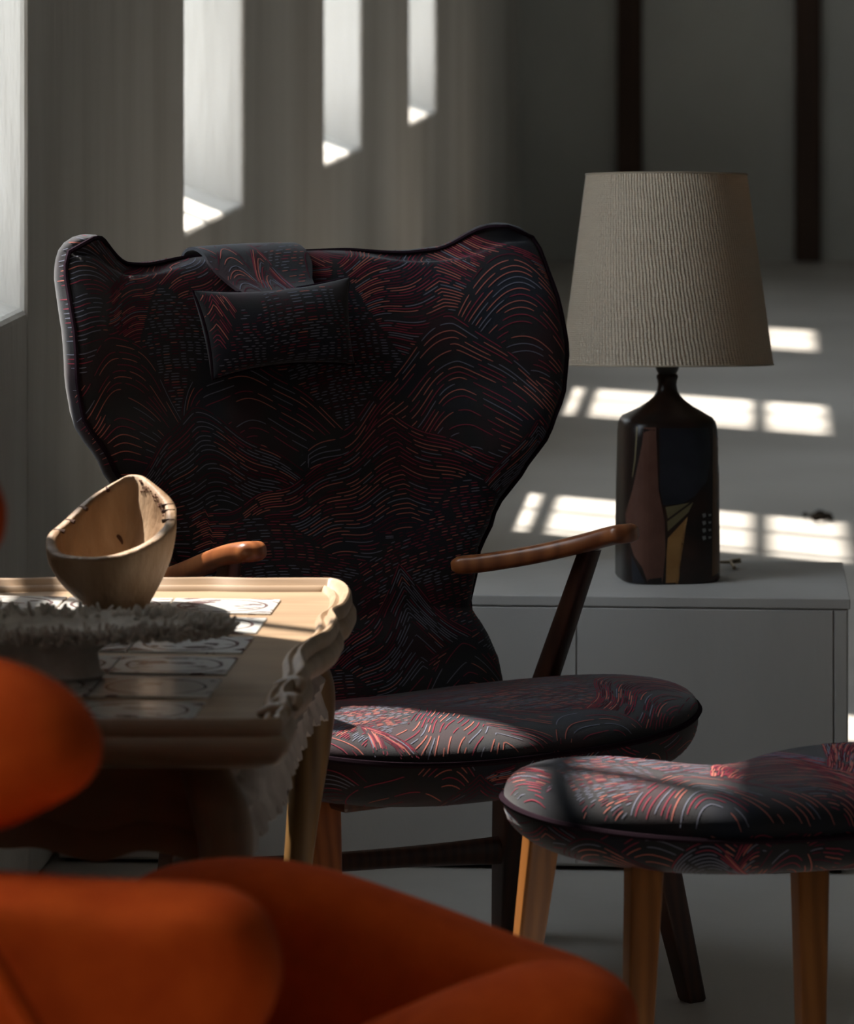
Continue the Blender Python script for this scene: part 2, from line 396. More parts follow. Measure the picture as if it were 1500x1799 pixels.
# ================================================================== WING CHAIR
def wing_chair():
    th = math.radians(33); O = Vector((-.005, 5.56, 0))
    t = thing('wing_armchair', 'tall wingback armchair in black fabric with red and blue wavy thread lines, teak arms', 'armchair', O, th)
    MI = Matrix.LocRotScale(O, t.rotation_euler, (1, 1, 1)).inverted()
    # --- back
    wtab = [(.34, .230), (.40, .238), (.48, .214), (.55, .232), (.60, .268), (.66, .318), (.72, .360), (.78, .394), (.83, .401), (.90, .397), (.96, .392), (1.03, .375)]
    ytab = [(.34, .15), (.42, .19), (.48, .225), (.66, .31), (.80, .365), (1.0, .43)]
    def M(s, q):
        u = (q+1)/2
        ztop = .974+.040*sm(.72, .96, abs(s))-.006*sm(.35, .6, abs(s))*(1-sm(.6, .8, abs(s)))
        if s > 0: ztop -= .008*sm(.7, .95, s)
        z0 = .335; z = z0+(ztop-z0)*u
        wv = interp(z, wtab)
        cr = sm(.955, 1.0, u)
        wv *= 1-.10*(1-math.sqrt(max(0, 1-cr*cr)))
        wing = interp(z, [(.45, .0), (.6, .05), (.75, .12), (.9, .14), (1.03, .12)])
        a = abs(s); y = interp(z, ytab)-wing*(a**2.6)-.012*(1-a*a)*0
        return Vector((s*wv, y, z))
    def T(s, q):
        a = max(0, 1-abs(s)**9)**.5; b = max(0, 1-abs(q)**16)**.5
        return (.0055+.034*a)*max(.18, b)*(1-.10*math.cos(s*PI)**2*0)
    V, Fc, ring = pillow(M, T, 72, 64)
    back = make('backrest', V, Fc, FAB, t, angle=0)
    bv = bvh_of(V, Fc)
    st = strokes(-.44, .44, .33, 1.04, 7, 3, 11)
    woven('woven_lines', [(st, lambda u, v_: (Vector((u, -1, v_)), Vector((0, 1, 0))))], bv, back)
    rp = [M(s, q) for s, q in [(-1, -1+2*i/40) for i in range(41)]]+[M(-1+2*i/60, 1) for i in range(1, 61)]+[M(1, 1-2*i/40) for i in range(1, 41)]
    off = [(p+Vector((0, -.006, 0))) for p in rp]
    V, Fc = tube(off, .0035, 6); make('piping', V, Fc, PIPE, back)
    # --- headrest pillow with its strap
    hc = Vector((-.042, .315, .877)); tilt = .28
    def MP(s, q):
        x = s*.121*(1+.05*q-.06*(1-q*q)*abs(s)**3); z = q*.060*(1-.07*(1-s*s))
        z += -.006*(1-s*s)*q
        return hc+Vector((x, z*tilt-.004*s*s, z+.004*s))
    def TP(s, q): return .003+.032*(max(0, 1-s*s)*max(0, 1-q*q))**.42
    V, Fc, ring = pillow(MP, TP, 40, 30)
    hp = make('headrest_pillow', V, Fc, FAB, t, angle=0)
    st = strokes(-.20, .14, .79, .96, 2, 2, 5, ['nest', 'brick', 'brick', 'wave'])
    woven('woven_lines', [(st, lambda u, v_: (Vector((u, -1, v_)), Vector((0, 1, 0))))], bvh_of(V, Fc), hp)
    V, Fc = tube([MP(s, q) for s, q in [(-1+2*i/20, 1) for i in range(20)]+[(1, 1-2*i/12) for i in range(12)]+[(1-2*i/20, -1) for i in range(20)]+[(-1, -1+2*i/12) for i in range(12)]], .0028, 6, closed=True)
    make('piping', V, Fc, PIPE, hp)
    path = [(.318, .925), (.345, .937), (.362, .950), (.378, .965), (.396, .979), (.424, .986), (.452, .978), (.466, .95), (.462, .88)]
    pp = catmull([(0, y, z) for y, z in path], 6); secs = []
    for i, p in enumerate(pp):
        u = i/(len(pp)-1); hw = .062+.022*sm(0, .42, u)
        tn = (pp[min(i+1, len(pp)-1)]-pp[max(i-1, 0)]).normalized(); nrm = Vector((0, -tn.z, tn.y))
        row = []
        for j in range(13): row.append(Vector((-.030+hw*(-1+j/6), p.y, p.z))+nrm*(.0005+.002*math.cos((j-6)/6*1.5)))
        for j in range(12, -1, -1): row.append(Vector((-.030+hw*(-1+j/6), p.y, p.z))-nrm*.004)
        secs.append(row)
    V, Fc = loft(secs); sp = make('headrest_strap', V, Fc, FAB, t, angle=50)
    st = strokes(-.15, .07, .90, 1.03, 2, 3, 23)
    woven('woven_lines', [(st, lambda u, v_: (Vector((u, -1, v_)), Vector((0, 1, 0))))], bvh_of(V, Fc), sp)
    # --- seat
    def R(f):
        c, s = math.cos(f), math.sin(f); n = 2.7
        x = .342*math.copysign(abs(c)**(2/n), c); y = .265*math.copysign(abs(s)**(2/n), s)
        if s > 0: x *= 1-.16*s*s
        else: y *= 1+.06*math.cos(2*f)*0-.08*(1-abs(c))**1
        return x, y
    cy = -.05
    sad = lambda x, y: .018*(abs(x)/.35)**2-.030*sm(-.1, .26, y)-.006*sm(-.15, -.3, y)
    V, Fc = cushion(R, .302, .372, .410, sad, rp=.34); V = [v_+Vector((0, cy, 0)) for v_ in V]
    seat = make('seat', V, Fc, FAB, t, angle=0); bv = bvh_of(V, Fc)
    st = strokes(-.40, .40, -.36, .24, 4, 3, 31)
    def side(u, v_):
        f = u/.33; d = Vector((math.cos(f), math.sin(f), 0)); return Vector((0, cy, v_))+d*1.0, -d
    st2 = strokes(-1.05, .05, .30, .375, 2, 7, 44, ['nest', 'nest', 'wave'])
    woven('woven_lines', [(st, lambda u, v_: (Vector((u, v_, 1)), Vector((0, 0, -1)))), (st2, side)], bv, seat)
    K = 90; V, Fc = tube([Vector((R(2*PI*k/K)[0]*1.003, R(2*PI*k/K)[1]*1.003+cy, .374+sad(*R(2*PI*k/K)))) for k in range(K)], .004, 6, closed=True)
    make('piping', V, Fc, PIPE, seat)
    V, Fc = boxg(-.25, .25, -.20, .15, .306, .345); make('seat_frame', V, Fc, SHADE_TEAK, t, False, bevel=.006)
    # --- legs
    for sx in (-1, 1):
        for fr in (0, 1):
            if fr: top = Vector((sx*.25, -.135, .345)); ft = Vector((sx*.285, -.222, 0))
            else: top = Vector((sx*.262, .165, .345)); ft = Vector((sx*.282, .222, 0))
            m = TEAK if (fr and sx < 0) else SHADE_TEAK  # lit front-left leg in plain teak, the others painted shaded
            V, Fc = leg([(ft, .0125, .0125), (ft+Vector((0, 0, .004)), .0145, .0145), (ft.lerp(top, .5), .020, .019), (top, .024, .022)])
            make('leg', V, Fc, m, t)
    # stretchers
    V, Fc = leg([(Vector((-.274, .200, .150)), .001, .001)]*2)
    a = Vector((-.268, .198, .158)); b = Vector((.268, .198, .128))
    def rs(u): return (.010, .014+.007*abs(2*u-1)**2.2)
    V, Fc = tube([a.lerp(b, i/16) for i in range(17)], rs, 12); make('stretcher', V, Fc, SHADE_TEAK, t)
    # --- arms
    for sx in (-1, 1):
        dz = .012 if sx < 0 else -.004
        pts = [(.152, .160, .546), (.185, .125, .552), (.235, .07, .567), (.272, .015, .585), (.292, -.03, .600), (.298, -.065, .607)] if sx > 0 else [(.270, .29, .540), (.276, .22, .555), (.284, .14, .577), (.292, .05, .604), (.298, -.02, .622), (.296, -.065, .628)]
        pth = catmull([(sx*x, y, z) for x, y, z in pts], 6)
        n = len(pth); secs = []
        for i, p in enumerate(pth):
            u = i/(n-1); tn = (pth[min(i+1, n-1)]-pth[max(i-1, 0)]).normalized()
            s = tn.cross(Vector((0, 0, 1))).normalized(); q = s.cross(tn)
            e = max(.25, math.sqrt(max(0, 1-sm(.93, 1, u)**2)))*max(.55, math.sqrt(1-(1-min(1, u/.05))**2))
            secs.append(sup(p, (.015+(.010 if sx > 0 else .006)*sm(.2, .8, u))*e, (.0125+.001*u)*e, 3, 20, 0, u=s, v_=q))
        V, Fc = loft(secs); ar = make('armrest', V, Fc, TEAK, t, angle=60)
        a = Vector((sx*.289, .02, .575 if sx > 0 else .605)); b = Vector((sx*.268, .140, .31))
        secs = [sup(b.lerp(a, u), .014-.002*u, .022-.006*u, 4, 16) for u in (0, .35, .7, 1)]
        V, Fc = loft(secs); make('arm_post', V, Fc, SHADE_TEAK, t)
wing_chair()

# ================================================================== OTTOMAN
def ottoman():
    c0 = Vector((.40, 5.0, 0)); rz = math.radians(13)
    t = thing('ottoman', 'kidney-shaped ottoman with four honey-brown legs, covered in the wing chair fabric', 'ottoman', c0, rz)
    def R(f):
        c, s = math.cos(f), math.sin(f)
        x = .305*math.copysign(abs(c)**.80, c); y = .185*math.copysign(abs(s)**.85, s)
        if s > 0: y -= .075*math.exp(-((x+.04)/.10)**2)*s
        return x, y+.02*(x/.3)**2
    sad = lambda x, y: .016*(abs(x)/.32)**2-.012*math.exp(-((x+.03)/.12)**2)*sm(-.1, .12, y)-.006
    V, Fc = cushion(R, .318, .372, .425, sad, rp=.36); ot = make('seat', V, Fc, FAB, t, angle=0); bv = bvh_of(V, Fc)
    st = strokes(-.35, .35, -.22, .22, 3, 3, 57)
    def side(u, v_):
        f = u/.27; d = Vector((math.cos(f), math.sin(f), 0)); return Vector((0, 0, v_))+d*1.0, -d
    st2 = strokes(-.95, .15, .32, .375, 2, 8, 61, ['nest', 'nest', 'wave'])
    woven('woven_lines', [(st, lambda u, v_: (Vector((u, v_, 1)), Vector((0, 0, -1)))), (st2, side)], bv, ot)
    K = 90; V, Fc = tube([Vector((R(2*PI*k/K)[0]*1.005, R(2*PI*k/K)[1]*1.005, .374+sad(*R(2*PI*k/K)))) for k in range(K)], .004, 6, closed=True)
    make('piping', V, Fc, PIPE, ot)
    MI = Matrix.LocRotScale(c0, t.rotation_euler, (1, 1, 1)).inverted()
    for (px0, z_, px1, Z1) in ((955, 5.04, 896, 5.12), (1132, 4.86, 1112, 4.80), (1422, 4.93, 1425, 4.86), (1545, 5.12, 1590, 5.22)):
        a = MI @ Vector(((px0-750)*z_/F, z_, .345)); b = MI @ Vector(((px1-750)*Z1/F, Z1, 0))
        V, Fc = leg([(b, .011, .011), (b.lerp(a, .02), .0125, .0125), (b.lerp(a, .5), .0165, .0165), (a, .0205, .0205)]); make('leg', V, Fc, LBEECH, t)
ottoman()

# ================================================================== LAMP
def lamp():
    Z = 6.5; x = (1172-750)*Z/F; zb = .42
    t = thing('table_lamp', 'brown glazed stoneware table lamp with wide woven beige shade on the plinth', 'lamp', (x, Z, zb), 0)
    sc = Z/F
    def hz(py): return (1015-py)*sc
    GL = noisy('brown_black_glaze', [(.35, (.010, .008, .007)), (.55, (.022, .012, .009)), (.8, (.045, .018, .011))], 18, rough=.28, bs=.25, bd=.0015, bscale=60, spec=.3)
    prof = [(1014.5, 86, 3.6), (1010, 88.5, 3.6), (943, 88.5, 3.6), (850, 87, 3.6), (760, 85, 3.5), (746, 84, 3.4), (738, 82, 3.2), (732, 78, 3), (724, 64, 2.6), (715, 48, 2.2), (705, 34, 2), (696, 24, 2), (687, 18.5, 2), (675, 16.5, 2), (668, 17.5, 2), (663, 19.5, 2), (659, 19, 2), (655, 15, 2)]
    rot = math.radians(8); secs = []
    def rad(f, r, n):
        c, s = math.cos(f), math.sin(f); return r/((abs(c)**n+abs(s)**n)**(1/n))
    KK = 64
    for py, r, n in prof:
        secs.append([Vector((rad(2*PI*k/KK-rot, r*sc*.985, n if n > 2 else 2)*math.cos(2*PI*k/KK), .93*rad(2*PI*k/KK-rot, r*sc*.985, n)*math.sin(2*PI*k/KK), hz(py))) for k in range(KK)])
    V, Fc = loft(secs); body = make('ceramic_base', V, Fc, GL, t, angle=60); bv = bvh_of(V, Fc)
    def patch(name, poly, m, off=.0006):               # glaze field: a polygon draped on the front of the body
        bm = bmesh.new(); vs = [bm.verts.new(((px-1172)*sc, 0, hz(py))) for px, py in poly]; bm.faces.new(vs)
        bmesh.ops.triangulate(bm, faces=bm.faces)
        for _ in range(4): bmesh.ops.subdivide_edges(bm, edges=[e for e in bm.edges if e.calc_length() > .006], cuts=1); bmesh.ops.triangulate(bm, faces=bm.faces)
        bad = []
        for v_ in bm.verts:
            h = bv.ray_cast(Vector((v_.co.x, -.3, v_.co.z)), Vector((0, 1, 0)))
            if h[0]: v_.co = h[0]+h[1]*off
            else: bad.append(v_)
        bmesh.ops.delete(bm, geom=bad, context='VERTS')
        V = [v_.co.copy() for v_ in bm.verts]; bm.verts.index_update(); Fc = [tuple(v_.index for v_ in f.verts) for f in bm.faces]; bm.free()
        return make(name, V, Fc, m, body, angle=0)
    RB = noisy('rust_glaze', [(.3, (.085, .036, .025)), (.7, (.13, .06, .042))], 25, rough=.35, bs=.2, bd=.001)
    BL = noisy('blue_black_glaze', [(.3, (.010, .010, .014)), (.7, (.022, .023, .031))], 20, rough=.3, bs=.2, bd=.001)
    OC = noisy('ochre_glaze', [(.3, (.22, .105, .032)), (.7, (.31, .16, .052))], 25, rough=.4, bs=.2, bd=.001)
    OL = noisy('olive_glaze', [(.3, (.12, .095, .045)), (.7, (.17, .135, .07))], 25, rough=.4, bs=.2, bd=.001)
    BR = noisy('brown_stripe_glaze', [(.3, (.09, .045, .02)), (.7, (.13, .068, .03))], 20, rough=.4, bs=.2, bd=.001)
    WH = mat('white_glaze_dots', (.22, .23, .23), .5)
    patch('glaze_field', [(1127, 742), (1148, 742), (1150, 800), (1152, 850), (1163, 905), (1164, 960), (1158, 1019), (1137, 1022), (1124, 985), (1110, 965), (1098, 925), (1096, 895), (1108, 850), (1118, 800), (1124, 770)], RB)
    patch('glaze_field', [(1154, 743), (1240, 744), (1244, 790), (1238, 835), (1215, 862), (1195, 874), (1160, 877), (1154, 845)], BL)
    patch('glaze_field', [(1164, 880), (1206, 873), (1168, 900)], OL)
    patch('glaze_field', [(1167, 905), (1213, 872), (1204, 890), (1168, 922)], OL)
    patch('glaze_field', [(1168, 934), (1203, 897), (1198, 925), (1190, 950), (1188, 1005), (1183, 1022), (1164, 1023), (1166, 960)], OC)
    patch('glaze_field', [(1248, 745), (1260, 748), (1260, 1015), (1246, 1020)], BR)
    patch('glaze_field', [(1106, 965), (1118, 990), (1134, 1020), (1108, 1019), (1106, 990)], BL)
    patch('glaze_stripe', [(1114, 742), (1117, 742), (1113, 800), (1108, 830), (1107, 828), (1111, 795)], OL)
    for i in range(4):
        y = 893+i*13
        patch('glaze_dot', [(1228, y), (1234, y-1), (1235, y+5), (1230, y+7)], WH, .001)
        patch('glaze_dot', [(1239, y+1), (1244, y+1), (1244, y+4), (1240, y+5)], WH, .001)
    DK = mat('black_socket', (.012, .011, .010), .35)
    secs = [sup((0, 0, hz(py)), r*sc, r*sc, 2, 32) for py, r in ((658, 13), (654, 17), (648, 20), (640, 21), (625, 21), (560, 18), (556, 14))]
    V, Fc = loft(secs); make('lamp_socket', V, Fc, DK, t)
    secs = [sup((0, 0, hz(py)), r*sc, r*sc, 2, 24) for py, r in ((556, 12), (540, 20), (510, 33), (490, 33), (470, 18), (462, 5))]
    V, Fc = loft(secs); make('light_bulb', V, Fc, mat('unlit_bulb_glass', (.6, .6, .58), .2), t)
    SH = mat('woven_shade', (.5, .42, .32), .75, .25)
    ntree = SH.node_tree; pb = ntree.nodes['Principled BSDF']
    uvn = N(SH, 'ShaderNodeTexCoord')
    mp = N(SH, 'ShaderNodeMapping'); L(SH, uvn.outputs['UV'], mp.inputs[0]); mp.inputs['Rotation'].default_value = (0, 0, -.11)
    wv = N(SH, 'ShaderNodeTexWave'); wv.inputs['Scale'].default_value = 16; wv.inputs['Distortion'].default_value = 2.2; wv.inputs['Detail'].default_value = 2; wv.inputs['Detail Scale'].default_value = .7
    L(SH, mp.outputs[0], wv.inputs['Vector'])
    mp2 = N(SH, 'ShaderNodeMapping'); L(SH, uvn.outputs['UV'], mp2.inputs[0]); mp2.inputs['Scale'].default_value = (1, 1, 1)
    w2 = N(SH, 'ShaderNodeTexWave'); w2.bands_direction = 'Y'; w2.inputs['Scale'].default_value = 30; w2.inputs['Distortion'].default_value = 3; L(SH, mp2.outputs[0], w2.inputs['Vector'])
    nz = N(SH, 'ShaderNodeTexNoise'); nz.inputs['Scale'].default_value = 90; L(SH, mp2.outputs[0], nz.inputs['Vector'])
    m1 = N(SH, 'ShaderNodeMath', operation='MULTIPLY'); L(SH, w2.outputs['Fac'], m1.inputs[0]); m1.inputs[1].default_value = .45
    m2 = N(SH, 'ShaderNodeMath', operation='ADD'); L(SH, wv.outputs['Fac'], m2.inputs[0]); L(SH, m1.outputs[0], m2.inputs[1])
    m3 = N(SH, 'ShaderNodeMath', operation='ADD'); L(SH, m2.outputs[0], m3.inputs[0]); L(SH, nz.outputs[0], m3.inputs[1])
    base(SH, ramp(SH, m3.outputs[0], [(.3, (.54, .42, .29)), (.8, (.84, .74, .58))])); SH.node_tree.nodes[-1].color_ramp.elements[1].position = 1.0
    bump(SH, m3.outputs[0], 1.0, .0025)
    trn = N(SH, 'ShaderNodeBsdfTranslucent'); trn.inputs[0].default_value = (.72, .47, .27, 1)
    msh = N(SH, 'ShaderNodeMixShader'); msh.inputs[0].default_value = .38
    out = [n for n in ntree.nodes if n.type == 'OUTPUT_MATERIAL'][0]
    L(SH, pb.outputs[0], msh.inputs[1]); L(SH, trn.outputs[0], msh.inputs[2]); L(SH, msh.outputs[0], out.inputs[0])
    zc = hz(640); H = (640-307)*sc; K = 128; J = 12; r0, r1 = 186*sc, 142*sc
    V, Fc, UV = [], [], []
    for side in (0, 1):
        for j in range(J+1):
            u = j/J; r = (r0+(r1-r0)*u)-side*.0016
            for k in range(K+1):
                f = 2*PI*k/K; V.append(Vector((r*math.cos(f), r*math.sin(f), H*u))); UV.append((k/K*1.1/.33*1.0, u))
    W = K+1; n = (J+1)*W
    for j in range(J):
        for k in range(K):
            a = j*W+k; Fc.append((a, a+1, a+W+1, a+W)); Fc.append((n+a, n+a+W, n+a+W+1, n+a+1))
    for k in range(K): Fc.append((k, n+k, n+k+1, k+1)); a = J*W+k; Fc.append((a, a+1, n+a+1, n+a))
    Mt = Matrix.Translation((0, 0, zc)) @ Matrix.Rotation(math.radians(-4.6), 4, 'X')
    me = bpy.data.meshes.new('lamp_shade'); me.from_pydata([tuple(Mt @ v_) for v_ in V], [], Fc); me.materials.append(SH)
    uvl = me.uv_layers.new(name='UVMap')
    for lp in me.loops: uvl.data[lp.index].uv = UV[lp.vertex_index]
    me.polygons.foreach_set('use_smooth', [True]*len(me.polygons)); me.set_sharp_from_angle(angle=math.radians(40))
    o = bpy.data.objects.new('lamp_shade', me); COL.objects.link(o); o.parent = t
    RM = mat('shade_binding', (.34, .27, .19), .8)
    for u, r in ((0, r0), (1, r1)):
        V, Fc = tube([Mt @ Vector((r*math.cos(2*PI*k/96), r*math.sin(2*PI*k/96), H*u)) for k in range(96)], .0014, 6, closed=True); make('rim_binding', V, Fc, RM, o)
    sp = [Mt @ Vector((r1*math.cos(a), r1*math.sin(a), H-.02)) for a in (0, 2.094, 4.189)]
    g = [tube([Mt @ Vector((0, 0, H-.02)), q], .0015, 6) for q in sp]; V, Fc = join(*g); make('shade_spider', V, Fc, DK, t)
    BRS = mat('brass_switch', (.45, .38, .28), .3, .5, 0, .8)
    a = P(1250, 981, 6.60)-Vector((x, Z, zb)); b = P(1288, 978, 6.60)-Vector((x, Z, zb)); a.z = b.z = .010
    V, Fc = join(tube([a, a.lerp(b, .5), b], .0025, 8), tube([b+Vector((-.004, -.0, .0)), b+Vector((.0, -.02, -.006))], .003, 8), tube([b+Vector((-.004, .004, .0)), b+Vector((.012, .0, .003))], .004, 8))
    V, Fc = join((V, Fc), tube([a+Vector((0, 0, 0)), a+Vector((-.03, .005, -.006))], .003, 8))
    make('cord_switch', V, Fc, BRS, t)
lamp()

# ================================================================== TILED TABLE
ZT = .61
def table():
    Fpt = lambda px, py: on_z(px, py, ZT)
    right = [(560, 1033), (598, 1035), (620, 1045), (626, 1060), (616, 1080), (598, 1090), (604, 1106), (590, 1128), (562, 1144), (544, 1164), (550, 1192), (532, 1212), (514, 1232), (520, 1254), (508, 1275), (478, 1290)]
    pr = [Fpt(*p) for p in right]
    zf, zn = pr[0].y, pr[-1].y
    cl = -.405                                        # centre line (at mid depth), table is parallel to the wall
    zm = (zf+zn)/2
    def mir(p):
        d = p.x-TA*(p.y-zm); return Vector((2*cl-d+TA*(p.y-zm), p.y, p.z))
    left = [mir(p) for p in pr][::-1]
    nearm = [Vector((cl+TA*(zn-zm)+dx, zn+dy, ZT)) for dx, dy in ((.14, -.004), (.07, -.002), (0, -.008), (-.07, -.002), (-.14, -.004))]
    farm = [Vector((cl+TA*(zf-zm)+dx, zf+dy, ZT)) for dx, dy in ((-.15, -.004), (-.10, .006), (-.05, .002), (0, .008), (.05, .002), (.10, .006), (.15, -.002))]
    loop = catmull(pr+nearm+left+farm, 8, True); n = len(loop)
    c = Vector((cl, zm, 0))
    t = thing('tiled_coffee_table', 'carved pale oak coffee table with scalloped rim and inset painted tiles', 'table', c, -NA)
    nrm = []
    for i in range(n):
        tn = loop[(i+1) % n]-loop[i-1]; q = Vector((tn.y, -tn.x, 0)).normalized()
        nrm.append(q)
    if nrm[0].dot(loop[0]-c) < 0: nrm = [-q for q in nrm]
    for _ in range(3): nrm = [(nrm[i-1]+nrm[i]*2+nrm[(i+1) % n]).normalized() for i in range(n)]
    def ring(ins, z):
        pts = [loop[i]-nrm[i]*ins for i in range(n)]
        if ins > .012:
            for _ in range(int(ins*500)): pts = [(pts[i-1]+pts[i]*2+pts[(i+1) % n])/4 for i in range(n)]
        return [Vector((p.x, p.y, z)) for p in pts]
    prof = [(.045, -.040), (.030, -.040), (.022, -.036), (.012, -.034), (.004, -.028), (0, -.020), (.0, -.012), (.004, -.005), (.0065, -.003), (.005, .001), (.006, .010), (.010, .0145), (.015, .0125), (.018, .0045), (.0205, .0035), (.025, .007), (.029, .005), (.032, .0)]
    V, Fc = loft([ring(a, ZT+b) for a, b in prof]); top = make('tabletop', V, Fc, OAK, t, world=True, angle=50)
    # tiles
    TL = mat('painted_tile', (.6, .6, .58), .18, .5)
    vv = coords(TL, (1, 1, 1)); oi = N(TL, 'ShaderNodeObjectInfo')
    sx = N(TL, 'ShaderNodeSeparateXYZ'); L(TL, vv, sx.inputs[0])
    def mth(op, a, b=None):
        q = N(TL, 'ShaderNodeMath', operation=op)
        for i, z in enumerate((a, b)):
            if z is None: continue
            if isinstance(z, (int, float)): q.inputs[i].default_value = z
            else: L(TL, z, q.inputs[i])
        return q.outputs[0]
    xx = mth('DIVIDE', sx.outputs[0], .062); yy = mth('DIVIDE', sx.outputs[1], .052)
    rr_ = mth('SQRT', mth('ADD', mth('MULTIPLY', xx, xx), mth('MULTIPLY', yy, yy)))
    nz = N(TL, 'ShaderNodeTexNoise'); nz.noise_dimensions = '4D'; nz.inputs['Scale'].default_value = 38; nz.inputs['Detail'].default_value = 5
    L(TL, vv, nz.inputs['Vector']); L(TL, mth('MULTIPLY', oi.outputs['Random'], 40), nz.inputs['W'])
    ringv = mth('ABSOLUTE', mth('SUBTRACT', mth('ADD', rr_, mth('MULTIPLY', mth('SUBTRACT', nz.outputs[0], .5), .12)), .86))
    line = mth('LESS_THAN', ringv, .035)
    mpz = N(TL, 'ShaderNodeMapping'); L(TL, vv, mpz.inputs[0]); mpz.inputs['Scale'].default_value = (.45, 1.3, 1)
    n3 = N(TL, 'ShaderNodeTexNoise'); n3.noise_dimensions = '4D'; n3.inputs['Scale'].default_value = 45; n3.inputs['Detail'].default_value = 4; L(TL, mpz.outputs[0], n3.inputs['Vector']); L(TL, mth('MULTIPLY', oi.outputs['Random'], 77), n3.inputs['W'])
    inside = mth('LESS_THAN', rr_, .8)
    scen = mth('MULTIPLY', inside, mth('GREATER_THAN', n3.outputs[0], .56))
    corner = mth('MULTIPLY', mth('GREATER_THAN', rr_, 1.12), mth('GREATER_THAN', n3.outputs[0], .53))
    ink = mth('MINIMUM', mth('ADD', mth('ADD', line, scen), corner), 1.0)
    mc = N(TL, 'ShaderNodeMix'); mc.data_type = 'RGBA'; L(TL, mth('MULTIPLY', ink, .85), mc.inputs[0])
    mc.inputs[6].default_value = (.60, .59, .56, 1); mc.inputs[7].default_value = (.10, .035, .040, 1); base(TL, mc.outputs[2])
    pt = .176*(CH-ZT); tw = .132; Tm = Matrix.LocRotScale(t.location, t.rotation_euler, (1, 1, 1)).inverted()
    e0 = Tm @ on_z(490, 1056, ZT); e1 = Tm @ on_z(345, 1268, ZT); ex = (e0.x+e1.x)/2; me = None
    V, Fc = boxg(-tw/2+.001, tw/2-.001, -.0545, .0545, 0, .004)
    for i in range(6):
        for j in range(3):
            if me is None: o = make('tile', V, Fc, TL, t, False, bevel=.001); me = o.data
            else:
                o = bpy.data.objects.new('tile', me); COL.objects.link(o); o.parent = t
                b = o.modifiers.new('bevel', 'BEVEL'); b.width = .001
            o.location = (ex-tw/2-j*tw, e0.y-.0545-i*pt, ZT-.0015+random.uniform(-.0003, .0003))
    # aprons: near and far with scalloped lower edge, sides with carved leaf strip
    axr = (Tm @ Vector((-.205, 4.30, 0))).x; axl = -axr
    yn = (Tm @ Vector((-.3, 4.275, 0))).y; yf = (Tm @ Vector((-.3, 5.07, 0))).y
    def low(u):                                        # lower outline across the near apron, u 0..1
        return .470+.010*math.cos(u*PI*4)-.006*math.exp(-((u-.5)/.05)**2)-.03*(sm(.86, 1, u)+sm(.14, 0, u))+.012*math.exp(-((abs(u-.5)-.30)/.06)**2)
    for y, sgn in ((yn, 1), (yf, -1)):
        Vf, Ff = [], []
        K = 60
        for i in range(K+1):
            u = i/K; X = axl+(axr-axl)*u; zl = low(u)
            for (dy, z) in ((0, ZT-.035), (0, zl+.03), (-.006, zl+.022), (-.008, zl), (.018, zl), (.018, ZT-.035)):
                Vf.append(Vector((X, y+sgn*dy, z)))
        for i in range(K):
            for j in range(6): a = i*6+j; b = i*6+(j+1) % 6; Ff.append((a, b, b+6, a+6))
        Ff += [tuple(range(6)), tuple(K*6+i for i in range(6))[::-1]]
        make('apron', Vf, Ff, OAKV, t, angle=35)
    for sx_ in (-1, 1):
        X = axr*sx_
        V, Fc = boxg(min(X-sx_*.018, X), max(X-sx_*.018, X), yn, yf, .51, ZT-.03); make('apron', V, Fc, OAKV, t, False, bevel=.001)
        Vf, Ff = [], []; K = 160; rnd = random.Random(5)
        for i in range(K+1):
            u = i/K; Y = yn+(yf-yn)*u
            saw = (u*13) % 1.0; rag = .010*abs(math.sin(u*13*PI))+.004*((u*39) % 1.0)+.003*noise.noise(Vector((u*90, 1, 2)))
            cup = .01*math.sin(u*13*PI)**2; fl = .020+.007*math.sin(u*2*PI)+cup*.4
            zl = .474-.004*math.cos(u*6*PI)-rag+.010
            prof_ = [(0, .535), (.010, .530+.004*math.sin(u*26*PI)), (.020+cup*.3, .516), (fl*.75, .500), (fl, zl+.010), (fl+.004, zl), (fl-.002, zl-.001), (fl*.6, .490), (.004, .505)]
            for dx, z in prof_: Vf.append(Vector((X+sx_*dx, Y, z)))
        Q = 9
        for i in range(K):
            for j in range(Q): a = i*Q+j; b = i*Q+(j+1) % Q; Ff.append((a, b, b+Q, a+Q))
        Ff += [tuple(range(Q)), tuple(K*Q+i for i in range(Q))[::-1]]
        make('carved_leaf_border', Vf, Ff, CARVE, t, angle=50)
    # cabriole legs
    for sx_ in (-1, 1):
        for y, sy in ((yn, -1), (yf, 1)):
            bx, by = (axr-.022)*sx_, y
            d = Vector((sx_*.60, sy*.35 if sy > 0 else sy*.45, 0))
            pts = [(-.012, .585, .020), (.0, .56, .026), (.028, .52, .030), (.040, .48, .0275), (.036, .42, .023), (.020, .33, .0185), (.004, .22, .0155), (-.002, .12, .014), (.010, .05, .0155), (.024, .018, .021), (.028, .0, .019)]
            cc = catmull([(o_[0], o_[1], o_[2]) for o_ in pts], 4)
            secs = [sup(Vector((bx, by, 0))+d*q.x+Vector((0, 0, max(0, q.y))), q.z, q.z, 2.8, 20, math.radians(20)) for q in cc]
            V, Fc = loft(secs); make('leg', V, Fc, LEGW if (sy > 0) else OAKV, t, angle=60)  # far legs take the oak with light in its colour
